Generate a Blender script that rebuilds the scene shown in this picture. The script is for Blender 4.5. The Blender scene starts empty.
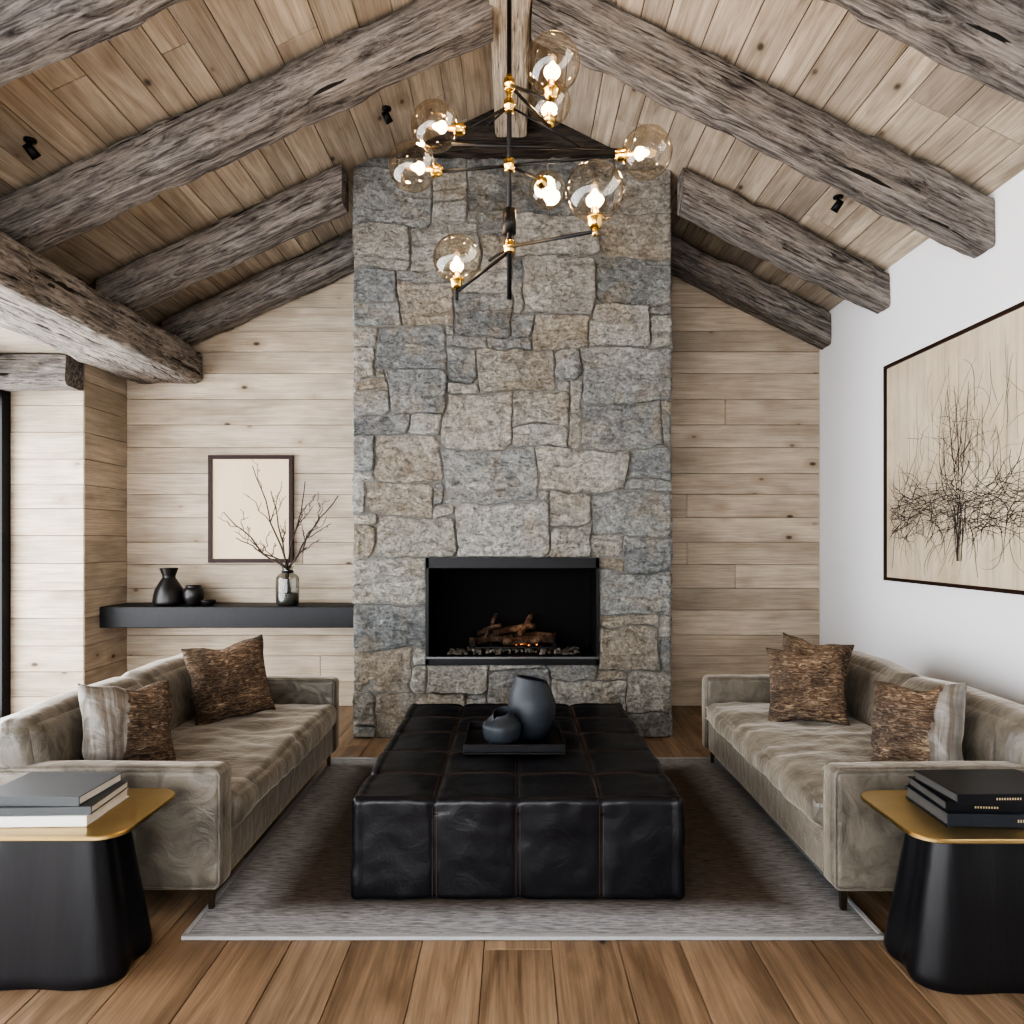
import bpy, math, random
from mathutils import Vector, Matrix, noise
random.seed(7)
R=random.Random(11)
H=1.45
# ------------------------------------------------------------------ mesh builder
class MB:
    def __init__(s): s.v=[]; s.f=[]; s.m=[]
    def grid(s,pts,nu,nv,mi=0,wrapu=False):
        b=len(s.v); s.v+= [tuple(p) for p in pts]
        for i in range(nu if wrapu else nu-1):
            for j in range(nv-1):
                i2=(i+1)%nu
                s.f.append((b+i*nv+j,b+i2*nv+j,b+i2*nv+j+1,b+i*nv+j+1)); s.m.append(mi)
    def box(s,x0,x1,y0,y1,z0,z1,mi=0):
        b=len(s.v)
        s.v+=[(x0,y0,z0),(x1,y0,z0),(x1,y1,z0),(x0,y1,z0),(x0,y0,z1),(x1,y0,z1),(x1,y1,z1),(x0,y1,z1)]
        for q in [(0,3,2,1),(4,5,6,7),(0,1,5,4),(1,2,6,5),(2,3,7,6),(3,0,4,7)]:
            s.f.append(tuple(b+k for k in q)); s.m.append(mi)
    def tube(s,pts,rads,seg=8,mi=0,closed=False):
        pts=[Vector(p) for p in pts]; n=len(pts)
        if not hasattr(rads,'__len__'): rads=[rads]*n
        b=len(s.v); up=None
        for i,p in enumerate(pts):
            if closed: t=(pts[(i+1)%n]-pts[i-1])
            else: t=pts[min(i+1,n-1)]-pts[max(i-1,0)]
            t.normalize()
            if up is None:
                up=Vector((0,0,1)) if abs(t.z)<.9 else Vector((1,0,0))
            a=(up-t*up.dot(t)); 
            if a.length<1e-5: a=t.orthogonal()
            a.normalize(); up=a; c=t.cross(a)
            for k in range(seg):
                an=2*math.pi*k/seg
                s.v.append(tuple(p+(a*math.cos(an)+c*math.sin(an))*rads[i]))
        for i in range(n if closed else n-1):
            i2=(i+1)%n
            for k in range(seg):
                k2=(k+1)%seg
                s.f.append((b+i*seg+k,b+i*seg+k2,b+i2*seg+k2,b+i2*seg+k)); s.m.append(mi)
        if not closed:
            s.f.append(tuple(b+k for k in range(seg))[::-1]); s.m.append(mi)
            s.f.append(tuple(b+(n-1)*seg+k for k in range(seg))); s.m.append(mi)
    def lathe(s,prof,c,seg=40,mi=0,axis=None,fn=None):
        c=Vector(c); q=Vector((0,0,1)).rotation_difference(Vector(axis)) if axis is not None else None
        b=len(s.v); n=len(prof)
        for k in range(seg):
            an=2*math.pi*k/seg
            for (r,z) in prof:
                p=Vector((r*math.cos(an),r*math.sin(an),z))
                if fn: p=fn(p,an)
                if q: p=q@p
                s.v.append(tuple(c+p))
        for k in range(seg):
            k2=(k+1)%seg
            for j in range(n-1):
                s.f.append((b+k*n+j,b+k2*n+j,b+k2*n+j+1,b+k*n+j+1)); s.m.append(mi)
    def rbox(s,x0,x1,y0,y1,z0,z1,r,step=.05,mi=0,fn=None,bulge=0,nr=4):
        c=[(x0+x1)/2,(y0+y1)/2,(z0+z1)/2]; h=[(x1-x0)/2,(y1-y0)/2,(z1-z0)/2]
        r=min([r]+[k*.98 for k in h])
        def ax(hh):
            inner=hh-r; e=[r*math.tan(math.radians(45*i/nr)) for i in range(nr+1)]
            n=max(2,int(2*inner/step))
            L=[-inner-k for k in e[::-1]]+[ -inner+2*inner*i/n for i in range(1,n)]+[inner+k for k in e]
            return L
        A=[ax(k) for k in h]
        for d in range(3):
            u,v=(d+1)%3,(d+2)%3
            for sg in (-1,1):
                pts=[]
                for a in A[u]:
                    for bb in A[v]:
                        p=[0,0,0]; p[d]=sg*h[d]; p[u]=a; p[v]=bb
                        q=[max(-(h[i]-r),min(h[i]-r,p[i])) for i in range(3)]
                        dv=Vector([p[i]-q[i] for i in range(3)])
                        nn=dv.normalized() if dv.length>1e-9 else Vector((0,0,0))
                        P=Vector(q)+nn*r
                        if bulge:
                            w=1
                            for i in (u,v): w*=max(0,1-(p[i]/h[i])**2)
                            P[d]+=sg*bulge*(w**.5)
                        P=P+Vector(c)
                        if fn: P=fn(P,nn)
                        pts.append(P)
                if sg>0: s.grid(pts,len(A[u]),len(A[v]),mi)
                else:
                    nu,nv=len(A[u]),len(A[v])
                    s.grid([pts[i*nv+j] for j in range(nv) for i in range(nu)],nv,nu,mi)
    def obj(s,name,mats,smooth=True,M=None,merge=0.0):
        me=bpy.data.meshes.new(name)
        vs=s.v
        if M is not None:
            inv=M.inverted(); vs=[tuple(inv@Vector(p)) for p in vs]
        me.from_pydata(vs,[],s.f)
        if not isinstance(mats,(list,tuple)): mats=[mats]
        for m in mats: me.materials.append(m)
        me.polygons.foreach_set('material_index',s.m)
        me.polygons.foreach_set('use_smooth',[smooth]*len(s.f))
        if merge:
            import bmesh
            bm=bmesh.new(); bm.from_mesh(me)
            bmesh.ops.remove_doubles(bm,verts=bm.verts,dist=merge)
            bmesh.ops.recalc_face_normals(bm,faces=bm.faces)
            bm.to_mesh(me); bm.free()
        me.update()
        o=bpy.data.objects.new(name,me); bpy.context.collection.objects.link(o)
        if M is not None: o.matrix_world=M
        return o
def group(name,parts,loc):
    e=bpy.data.objects.new(name,None); bpy.context.collection.objects.link(e)
    e.location=loc; e.empty_display_size=.1
    bpy.context.view_layer.update()
    inv=Matrix.Translation(Vector(loc)).inverted()
    for p in parts:
        p.parent=e; p.matrix_parent_inverse=inv
    return e
# ------------------------------------------------------------------ materials
class NT:
    def __init__(s,name):
        s.mat=bpy.data.materials.new(name); s.mat.use_nodes=True
        s.t=s.mat.node_tree; s.b=s.t.nodes['Principled BSDF']; s.out=s.t.nodes['Material Output']
    def n(s,typ,**kw):
        x=s.t.nodes.new(typ)
        for k,v in kw.items():
            if k.startswith('i_'):
                key=k[2:].replace('_',' '); x.inputs[key].default_value=v
            else: setattr(x,k,v)
        return x
    def l(s,a,b): s.t.links.new(a,b)
    def ramp(s,fac,stops,interp='LINEAR'):
        x=s.t.nodes.new('ShaderNodeValToRGB'); cr=x.color_ramp; cr.interpolation=interp
        while len(cr.elements)<len(stops): cr.elements.new(.5)
        for e,(p,c) in zip(cr.elements,stops):
            e.position=p; e.color=(c[0],c[1],c[2],1) if hasattr(c,'__len__') else (c,c,c,1)
        s.l(fac,x.inputs[0]); return x.outputs[0]
    def mix(s,fac,a,b,mode='MIX'):
        x=s.t.nodes.new('ShaderNodeMix'); x.data_type='RGBA'; x.blend_type=mode
        for sock,val in ((x.inputs[0],fac),(x.inputs[6],a),(x.inputs[7],b)):
            if isinstance(val,bpy.types.NodeSocket): s.l(val,sock)
            elif hasattr(val,'__len__'): sock.default_value=(val[0],val[1],val[2],1)
            else: sock.default_value=val
        return x.outputs[2]
    def noise(s,vec,scale,detail=6,rough=.6,dist=0.0):
        x=s.n('ShaderNodeTexNoise'); x.inputs['Scale'].default_value=scale; x.inputs['Detail'].default_value=detail
        x.inputs['Roughness'].default_value=rough; x.inputs['Distortion'].default_value=dist
        if vec is not None: s.l(vec,x.inputs['Vector'])
        return x.outputs['Fac']
    def mapping(s,vec,scale=(1,1,1),loc=(0,0,0)):
        x=s.n('ShaderNodeMapping'); x.inputs['Scale'].default_value=scale; x.inputs['Location'].default_value=loc
        s.l(vec,x.inputs['Vector']); return x.outputs[0]
    def coord(s,k='Object'): return s.n('ShaderNodeTexCoord').outputs[k]
    def bump(s,h,strength=.3,dist=.01,prev=None):
        x=s.n('ShaderNodeBump'); x.inputs['Strength'].default_value=strength; x.inputs['Distance'].default_value=dist
        s.l(h,x.inputs['Height'])
        if prev is not None: s.l(prev,x.inputs['Normal'])
        s.l(x.outputs[0],s.b.inputs['Normal']); return x.outputs[0]
    def base(s,c):
        if isinstance(c,bpy.types.NodeSocket): s.l(c,s.b.inputs['Base Color'])
        else: s.b.inputs['Base Color'].default_value=(c[0],c[1],c[2],1)
    def set(s,**kw):
        for k,v in kw.items(): s.b.inputs[k.replace('_',' ')].default_value=v
def simple(name,c,rough=.5,metal=0,var=.15,scale=20,bump=.1,spec=.5):
    m=NT(name); co=m.coord(); nz=m.noise(co,scale)
    m.base(m.mix(nz,[k*(1-var) for k in c],[k*(1+var) for k in c])); m.set(Roughness=rough,Metallic=metal,Specular_IOR_Level=spec)
    if bump: m.bump(nz,bump,.004)
    return m.mat
def board_mat(name,cols,dark,rough=.6,knot=1.0,grain=(.7,9,9),contrast=.5,bumps=.25,spec=.4,frac=.45):
    m=NT(name); co=m.coord(); geo=m.n('ShaderNodeNewGeometry'); rnd=geo.outputs['Random Per Island']
    off=m.n('ShaderNodeVectorMath',operation='SCALE'); cmb=m.n('ShaderNodeCombineXYZ')
    m.l(rnd,cmb.inputs[0]); m.l(rnd,cmb.inputs[1]); m.l(rnd,cmb.inputs[2])
    m.l(cmb.outputs[0],off.inputs[0]); off.inputs['Scale'].default_value=37.0
    add=m.n('ShaderNodeVectorMath',operation='ADD'); m.l(co,add.inputs[0]); m.l(off.outputs[0],add.inputs[1]); v=add.outputs[0]
    n1=m.noise(m.mapping(v,grain),1.6,8,.62,1.4)
    n2=m.noise(m.mapping(v,(grain[0]*2,grain[1]*9,grain[2]*9)),2.0,4,.6,.3)
    n3=m.noise(m.mapping(v,(.9,1.8,1.8)),1.5,4,.55)
    n=len(cols); basec=m.ramp(rnd,[(i/(n-1),c) for i,c in enumerate(cols)])
    g=m.ramp(n1,[(.36,0.0),(.62,1.0)])
    c=m.mix(g,m.mix(contrast,basec,dark),basec)
    g2=m.ramp(n2,[(.3,.66),(.58,1.06)]); c=m.mix(.8,c,g2,'MULTIPLY')
    g3=m.ramp(n3,[(.32,.70),(.66,1.15)]); c=m.mix(.85,c,g3,'MULTIPLY')
    if knot:
        vo=m.n('ShaderNodeTexVoronoi'); vo.inputs['Scale'].default_value=1.0
        wv=m.mapping(v,(2.6,4.6,4.6)); m.l(wv,vo.inputs['Vector'])
        sp=m.n('ShaderNodeSeparateColor'); m.l(vo.outputs['Color'],sp.inputs[0])
        on=m.ramp(sp.outputs[0],[(frac,0.),(frac+.05,1.)])
        k=m.ramp(vo.outputs['Distance'],[(.035*knot,1.0),(.08*knot,0.0)])
        halo=m.ramp(vo.outputs['Distance'],[(.05*knot,.55),(.24*knot,0.0)])
        kk=m.mix(1.0,k,on,'MULTIPLY'); hh_=m.mix(1.0,halo,on,'MULTIPLY')
        c=m.mix(hh_,c,dark); c=m.mix(kk,c,[x*.3 for x in dark])
    m.base(c); m.set(Roughness=rough,Specular_IOR_Level=spec); b=m.bump(n2,bumps,.004); m.bump(n1,bumps,.008,b)
    return m.mat
M_wall=board_mat('whitewashed_pine',[(.51,.43,.335),(.44,.375,.295),(.56,.48,.385),(.475,.40,.315),(.53,.45,.355)],(.26,.195,.135),.7,1.2,contrast=.42,frac=.0)
M_ceil=board_mat('reclaimed_ceiling_boards',[(.385,.325,.258),(.50,.425,.335),(.31,.265,.218),(.56,.48,.38),(.43,.365,.29)],(.19,.145,.105),.75,1.3,contrast=.6,frac=.0)
M_floor=board_mat('oak_floor',[(.285,.195,.122),(.235,.158,.097),(.345,.243,.156),(.255,.173,.107),(.31,.217,.136)],(.11,.067,.038),.42,.9,grain=(.6,7,7),contrast=.75,bumps=.12,frac=.3,spec=.35)
M_white=simple('white_plaster',(.78,.79,.81),.85,0,.015,3,.03)
def beam_mat(name,a,b,d,patch=.45):
    m=NT(name); co=m.coord()
    n1=m.noise(m.mapping(co,(1.6,14,14)),1.6,10,.7,1.2); n2=m.noise(m.mapping(co,(2.2,55,55)),1.6,5,.65,.5); n3=m.noise(m.mapping(co,(1,2.5,2.5)),3.0,7,.7); n4=m.noise(m.mapping(co,(.8,22,22)),1.6,3,.5,.6)
    c=m.ramp(n1,[(.34,d),(.46,a),(.62,b)]); c=m.mix(.95,c,m.ramp(n2,[(.36,.42),(.50,.92),(.62,1.22)]),'MULTIPLY')
    c=m.mix(m.ramp(n3,[(.50,0.),(.64,patch)]),c,(b[0]*1.1,b[1]*1.03,b[2]*.97))
    crack=m.ramp(n4,[(.33,1.),(.375,0.)]); c=m.mix(crack,c,[k*.5 for k in d])
    m.base(c); m.set(Roughness=.9,Specular_IOR_Level=.2); x=m.bump(n2,.7,.010); m.bump(n1,.8,.022,x); return m.mat
M_beam=beam_mat('weathered_beam',(.150,.135,.124),(.30,.278,.256),(.045,.038,.033))
M_header=beam_mat('weathered_header',(.22,.198,.178),(.40,.365,.33),(.07,.057,.048))
M_ridge=beam_mat('pale_ridge_beam',(.38,.32,.255),(.52,.45,.365),(.21,.165,.12))
M_darkwood=beam_mat('dark_wood',(.045,.038,.034),(.085,.073,.064),(.015,.012,.01))  # dark wood tone for backing layers and upper flue
# stone
m=NT('fieldstone'); co=m.coord(); geo=m.n('ShaderNodeNewGeometry'); rnd=geo.outputs['Random Per Island']
sc=m.ramp(rnd,[(0,(.325,.33,.32)),(.09,(.41,.395,.355)),(.19,(.25,.262,.262)),(.29,(.45,.43,.385)),(.39,(.34,.348,.34)),(.49,(.39,.35,.29)),(.57,(.46,.455,.425)),(.67,(.28,.292,.293)),(.77,(.41,.40,.365)),(.86,(.35,.32,.27)),(.92,(.22,.23,.231))],'CONSTANT')
n1=m.noise(co,3.4,8,.65,.6); n2=m.noise(co,45,8,.8); n3=m.noise(m.mapping(co,(1,1,1.8)),11,8,.75,.8); n5=m.noise(co,130,3,.7); n6=m.noise(co,2.3,5,.6,.3)
c=m.mix(m.ramp(n1,[(.49,0.),(.62,.5)]),sc,(.37,.31,.23)); c=m.mix(m.ramp(n6,[(.50,0.),(.60,.5)]),c,(.45,.445,.42)); c=m.mix(.9,c,m.ramp(n3,[(.34,.48),(.62,1.3)]),'MULTIPLY'); c=m.mix(.85,c,m.ramp(n2,[(.36,.45),(.60,1.35)]),'MULTIPLY')
m.base(c); m.set(Roughness=.92,Specular_IOR_Level=.2); x=m.bump(n5,.7,.010); x=m.bump(n2,1.0,.022,x); m.bump(n3,1.0,.05,x); M_stone=m.mat
M_mortar=simple('mortar',(.17,.165,.152),.95,0,.2,60,.5)
M_black=simple('black_metal',(.012,.012,.013),.45,.6,.1,30,.02)
M_firebox=simple('firebox_steel',(.008,.008,.009),.8,.0,.3,12,.1,.15)
M_bronze=simple('bronze_leg',(.10,.075,.05),.35,.9,.1,30,0)
M_brass=simple('brushed_brass',(.52,.38,.17),.33,1,.12,14,.02)
M_gold=simple('polished_brass',(.80,.54,.18),.2,1,.05,14,0)
M_shelf=simple('charcoal_shelf',(.014,.015,.017),.5,0,.3,30,.2,.3)
# velvet
def velvet(name,a,b,stripe=None):
    m=NT(name); co=m.coord(); n1=m.noise(co,2.6,4,.5,.8); n2=m.noise(co,180,3,.5); n3=m.noise(m.mapping(co,(1.8,2.8,1.8)),4.2,4,.55,1.4)
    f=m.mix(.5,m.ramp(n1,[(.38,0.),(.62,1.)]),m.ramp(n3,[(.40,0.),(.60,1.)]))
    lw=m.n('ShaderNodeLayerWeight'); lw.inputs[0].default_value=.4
    c=m.mix(f,a,b); c=m.mix(m.ramp(lw.outputs['Facing'],[(.35,0.),(1,.9)]),c,[min(1,k*2.3) for k in b])  # mottling plus sheen painted into the colour, paler at grazing angles
    if stripe:
        ns=m.noise(m.mapping(co,(22,1.2,1.2)),1.6,3,.6,.3); c=m.mix(m.ramp(ns,[(.46,0.),(.56,.8)]),c,stripe)
    m.base(c); m.set(Roughness=.42,Sheen_Weight=.5,Sheen_Roughness=.26,Specular_IOR_Level=.42); m.b.inputs['Sheen Tint'].default_value=(.9,.86,.79,1)
    x=m.bump(n2,.10,.002); m.bump(n3,.32,.045,x); return m.mat
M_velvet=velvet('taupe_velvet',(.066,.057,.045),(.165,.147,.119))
# leather
m=NT('black_leather'); co=m.coord(); n1=m.noise(co,2.5,5,.6,.5); vo=m.n('ShaderNodeTexVoronoi'); vo.inputs['Scale'].default_value=160; m.l(co,vo.inputs['Vector'])
n3=m.noise(co,9,6,.65,1.5)
m.base(m.mix(n3,(.003,.003,.0045),(.010,.010,.0125))); m.l(m.ramp(n1,[(.3,.28),(.7,.42)]),m.b.inputs['Roughness']); m.set(Specular_IOR_Level=.33)
x=m.bump(vo.outputs['Distance'],.12,.002); m.bump(n3,.25,.012,x); M_leather=m.mat
M_stitch=simple('brown_stitching',(.075,.042,.028),.7,0,.3,60,0)
# brown woven pillow
m=NT('brown_woven'); co=m.coord(); n1=m.noise(m.mapping(co,(13,55,20)),1.3,6,.75,1.8); n2=m.noise(co,7,5,.65)
c=m.ramp(n1,[(.36,(.026,.016,.010)),(.47,(.11,.068,.041)),(.55,(.21,.142,.088)),(.65,(.46,.36,.25))]); c=m.mix(.85,c,m.ramp(n2,[(.36,.5),(.62,1.4)]),'MULTIPLY')
m.base(c); m.set(Roughness=.95,Sheen_Weight=.1,Specular_IOR_Level=.2); m.bump(n1,1.0,.025); M_brown=m.mat
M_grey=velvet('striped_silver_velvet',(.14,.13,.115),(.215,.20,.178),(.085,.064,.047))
# ceramic
m=NT('slate_ceramic'); co=m.coord(); n1=m.noise(co,14,6,.65)
m.base(m.mix(n1,(.012,.015,.020),(.033,.040,.049))); m.set(Roughness=.5,Specular_IOR_Level=.4); m.bump(n1,.15,.004); M_cer=m.mat
M_blackcer=simple('black_ceramic',(.012,.010,.010),.35,0,.2,15,.05,.4)
m=NT('black_stained_wood'); co=m.coord(); n1=m.noise(m.mapping(co,(9,9,.8)),3,7,.65,1)
m.base(m.mix(n1,(.004,.004,.005),(.012,.012,.014))); m.set(Roughness=.32,Specular_IOR_Level=.3); m.bump(n1,.25,.006); M_tbl=m.mat
def glass(name,tint,edge,refl=.35):
    m=NT(name); t=m.n('ShaderNodeBsdfTransparent'); g=m.n('ShaderNodeBsdfGlossy'); g.inputs['Roughness'].default_value=.04
    lw=m.n('ShaderNodeLayerWeight'); lw.inputs[0].default_value=.5
    t2=m.mix(m.ramp(lw.outputs['Facing'],[(.45,0.),(1,1.)]),tint,edge); m.l(t2,t.inputs[0])
    fac=m.ramp(lw.outputs['Facing'],[(0,.06),(.5,.11),(.8,refl*.45),(1,refl)])
    mx=m.n('ShaderNodeMixShader'); m.l(fac,mx.inputs[0]); m.l(t.outputs[0],mx.inputs[1]); m.l(g.outputs[0],mx.inputs[2]); m.l(mx.outputs[0],m.out.inputs[0]); return m.mat
M_globe=glass('amber_tinted_glass',(.96,.91,.83),(.84,.75,.62),.8)
M_jar=glass('grey_glass',(.62,.63,.61),(.35,.36,.35),.6)
def emis(name,c,st):
    m=NT(name); m.base(c); m.b.inputs['Emission Color'].default_value=(*c,1); m.set(Emission_Strength=st); return m.mat
M_bulb=emis('bulb_filament',(1,.62,.28),9)
# rug
m=NT('rug_weave'); co=m.coord(); 
n1=m.noise(m.mapping(co,(9,70,1)),1.6,5,.7,.4); n2=m.noise(co,2.2,5,.6,.8); n3=m.noise(m.mapping(co,(120,120,1)),2,2,.5)
sep=m.n('ShaderNodeSeparateXYZ'); m.l(co,sep.inputs[0])
def absn(o,k):
    a=m.n('ShaderNodeMath',operation='ABSOLUTE'); m.l(o,a.inputs[0]); b=m.n('ShaderNodeMath',operation='DIVIDE'); m.l(a.outputs[0],b.inputs[0]); b.inputs[1].default_value=k; return b.outputs[0]
mx=m.n('ShaderNodeMath',operation='MAXIMUM'); m.l(absn(sep.outputs[0],1.27),mx.inputs[0]); m.l(absn(sep.outputs[1],1.07),mx.inputs[1])
ad=m.n('ShaderNodeMath',operation='MULTIPLY_ADD'); m.l(n2,ad.inputs[0]); ad.inputs[1].default_value=.10; m.l(mx.outputs[0],ad.inputs[2])
edge=m.ramp(ad.outputs[0],[(.80,0.),(.93,1.)])
c=m.mix(edge,(.082,.065,.053),(.245,.245,.25)); c=m.mix(.95,c,m.ramp(n1,[(.34,.5),(.64,1.45)]),'MULTIPLY')
m.base(c); m.set(Roughness=.95,Specular_IOR_Level=.2); m.bump(n3,.4,.004); M_rug=m.mat
M_rugedge=simple('rug_binding',(.28,.28,.28),.95,0,.2,90,.3)
# ------------------------------------------------------------------ planks
import bmesh
def planks(name,L,W,bw,mat,M,lens=(1.6,3.2),gap=.004,th=.02,cuts=(),jit=.0015,seed=1,vary=0):
    r=random.Random(seed); mb=MB(); v=0
    while v<W:
        w=min(bw*(1+r.uniform(-vary,vary)),W-v); u=-r.uniform(0,lens[1]) if lens[0]<20 else -1
        while u<L:
            l=r.uniform(*lens); a=max(0,u); b=min(L,u+l)
            if b-a>.02 and w>.02:
                dz=r.uniform(-jit,jit)
                g=gap/2; bv=.0025
                x0,x1,y0,y1=a+g,b-g,v+g,v+w-g
                k=len(mb.v)
                mb.v+=[(x0,y0,-th),(x1,y0,-th),(x1,y1,-th),(x0,y1,-th),(x0,y0,dz-bv),(x1,y0,dz-bv),(x1,y1,dz-bv),(x0,y1,dz-bv),(x0+bv,y0+bv,dz),(x1-bv,y0+bv,dz),(x1-bv,y1-bv,dz),(x0+bv,y1-bv,dz)]
                for q in [(0,3,2,1),(8,9,10,11),(0,1,5,4),(1,2,6,5),(2,3,7,6),(3,0,4,7),(4,5,9,8),(5,6,10,9),(6,7,11,10),(7,4,8,11)]:
                    mb.f.append(tuple(k+i for i in q)); mb.m.append(0)
            u+=l
        v+=w
    mb.box(0.002,L-.002,0,W,-th-.03,-th-.0005,1)   # solid sub-layer added behind the boards to stop light leaking through gaps
    o=mb.obj(name,[mat,M_darkwood],smooth=False)
    if cuts:
        bm=bmesh.new(); bm.from_mesh(o.data); inv=M.inverted()
        for (pt,nm) in cuts:
            p=inv@Vector(pt); n=inv.to_3x3()@Vector(nm)
            bmesh.ops.bisect_plane(bm,geom=bm.verts[:]+bm.edges[:]+bm.faces[:],plane_co=p,plane_no=n,clear_outer=True)
        bm.to_mesh(o.data); bm.free()
    o.matrix_world=M
    return o
def frame(org,x,y):
    x=Vector(x).normalized(); y=Vector(y).normalized(); z=x.cross(y).normalized()
    M=Matrix((( x.x,y.x,z.x,org[0]),(x.y,y.y,z.y,org[1]),(x.z,y.z,z.z,org[2]),(0,0,0,1))); return M
XR=2.67; XL=-3.05; YB=6.29; YF=-2.2; ZR=4.75; SR=.50; SL=.47
def ceilz(x): return ZR-(SR*x if x>0 else -SL*x)
# floor
planks('floor',YB+.06-YF,XR+4.14,.235,M_floor,frame((XR+.04,YF,0),(0,1,0),(-1,0,0)),lens=(1.4,2.8),gap=.002,seed=3,jit=.0004,vary=.12)
# back wall
wb=planks('wall_back',XR+3.44,4.8,.205,M_wall,frame((-3.42,YB,0),(1,0,0),(0,0,1)),lens=(3.2,5.6),seed=5,vary=.12,gap=.003,
  cuts=[((0,YB,ZR),(SR,0,1)),((0,YB,ZR),(-SL,0,1))])
# alcove side + nib wall
a=planks('nib_side',.624,2.85,.205,M_wall,frame((-3.38,5.663,0),(0,1,0),(0,0,1)),lens=(60,61),seed=6,vary=.12,gap=.003)
b=planks('nib_front',.797,2.85,.205,M_wall,frame((-4.18,5.66,0),(1,0,0),(0,0,1)),lens=(60,61),seed=6,vary=.12,gap=.003)
mb=MB(); mb.box(-4.18,-3.45,5.72,YB,0,2.85); c_=mb.obj('nib_core',M_wall,False)
group('wall_nib',[a,b,c_],(-3.8,5.95,0))
# right wall
mb=MB(); mb.box(XR,XR+.12,YF,YB+.1,0,ceilz(XR)+.0); mb.obj('wall_right',M_white,False)
# front wall (behind camera), white plaster; unseen left-hand opening added for directional daylight
mb=MB(); mb.box(.35,XR+.1,YF-.12,YF,0,3.42); mb.box(-4.2,.35,YF-.12,YF,2.7,3.2)
k=len(mb.v); mb.v+=[(XL-.1,YF-.1,3.2),(XR+.1,YF-.1,3.2),(0,YF-.1,ZR)]; mb.f.append((k,k+1,k+2)); mb.m.append(0)
mb.obj('wall_front',M_white,False)
# ceiling
lr=math.hypot(XR,SR*XR); ll=math.hypot(XL,SL*XL)
cr=planks('ceiling_slope_right',YB-YF,lr+.08,.20,M_ceil,frame((XR+.07,YB,ceilz(XR)-.060),(0,-1,0),(-1,0,SR)),lens=(1.2,2.8),seed=11,vary=.25)
cl=planks('ceiling_slope_left',YB-YF,ll+.08,.20,M_ceil,frame((XL-.07,YF,ceilz(XL)-.058),(0,1,0),(1,0,SL)),lens=(1.2,2.8),seed=12,vary=.25)
mb=MB()
for (xa,xb) in ((0,XR+.2),(XL-.2,0)):
    k=len(mb.v); 
    mb.v+=[(xa,YF-.12,ceilz(xa)+.05),(xb,YF-.12,ceilz(xb)+.05),(xb,YB+.1,ceilz(xb)+.05),(xa,YB+.1,ceilz(xa)+.05),(xa,YF-.12,ceilz(xa)+.12),(xb,YF-.12,ceilz(xb)+.12),(xb,YB+.1,ceilz(xb)+.12),(xa,YB+.1,ceilz(xa)+.12)]
    for q in [(0,3,2,1),(4,5,6,7),(0,1,5,4),(1,2,6,5),(2,3,7,6),(3,0,4,7)]:
        mb.f.append(tuple(k+i for i in q)); mb.m.append(0)
deck=mb.obj('roof_deck',M_darkwood,False)
mb=MB(); mb.box(-4.2,-3.25,YF,YB,2.86,2.96); low=mb.obj('alcove_ceiling',M_ceil,False)
mb=MB(); mb.box(XL-.05,XL,YF,YB,2.9,ceilz(XL)+.02); fas=mb.obj('eave_fascia',M_ceil,False)
group('ceiling',[cr,cl,deck,low,fas],(0,2,ZR))
# ------------------------------------------------------------------ beams
def beam(name,A,B,mat,amp=.012,seed=0,corner=.12):
    A=[Vector(p) for p in A]; B=[Vector(p) for p in B]
    ca=sum(A,Vector())/4; cb=sum(B,Vector())/4; L=(cb-ca).length
    ring=[]; n=9
    for s in range(4):
        for i in range(n):
            t=-1+2*i/n
            x,y=[(t,-1),(1,t),(-t,1),(-1,-t)][s]
            q=min(abs(x),abs(y)); k=1-corner*max(0,(q-.75)/.25)**2*.5
            ring.append(((x*k+1)/2,(y*k+1)/2))
    N=max(6,int(L/.03)); mb=MB()
    def bil(Q,u,v): return Q[0]*(1-u)*(1-v)+Q[1]*u*(1-v)+Q[2]*u*v+Q[3]*(1-u)*v
    for i in range(N+1):
        t=i/N
        Q=[A[k]*(1-t)+B[k]*t for k in range(4)]; c=sum(Q,Vector())/4
        for (u,v) in ring:
            p=bil(Q,u,v); d=(p-c).normalized()
            s=Vector((p.x+seed*3.1,p.y,p.z))
            e=min(abs(u-.5),abs(v-.5))*2
            dn=noise.noise(s*1.7)*1.2+noise.noise(s*6)*.7+noise.noise(s*17)*.5
            chip=-max(0,noise.noise(s*5+Vector((9,9,9)))-.1)*2.4*max(0,(e-.6)/.4)
            mb.v.append(tuple(p+d*((dn+chip)*amp-amp*.6)))
    r=len(ring)
    for i in range(N):
        for k in range(r):
            k2=(k+1)%r; mb.f.append((i*r+k,i*r+k2,(i+1)*r+k2,(i+1)*r+k)); mb.m.append(0)
    mb.f.append(tuple(range(r))[::-1]); mb.m.append(0); mb.f.append(tuple(N*r+k for k in range(r))); mb.m.append(0)
    x=(cb-ca).normalized(); up=(A[3]-A[0]).normalized(); y=up.cross(x).normalized()
    M=frame(ca,x,y)
    o=mb.obj(name,mat,True,M)
    md=o.modifiers.new('es','EDGE_SPLIT'); md.split_angle=math.radians(38)
    return o
D=.35; Wd=.22
def rafter(side,y,x0,mat=M_beam,sd=0,depth=D):
    y1=y+Wd
    x1=XR-.005 if side>0 else -2.96
    def q(x): 
        z=ceilz(x)-.05
        return [(x,y,z-depth+.05),(x,y1,z-depth+.05),(x,y1,z),(x,y,z)]
    A=q(x0); B=q(x1)
    if side<0: A,B=B,A
    return beam('ceiling_beam',A,B,mat,.014,sd)
for i,y in enumerate((.7,1.8,2.88,3.98)):
    rafter(1,y,.10,sd=i); rafter(-1,y,-.12,sd=i+20)
rafter(1,5.09,1.20,sd=5,depth=.33); rafter(-1,5.09,-1.22,sd=25,depth=.33)
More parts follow.
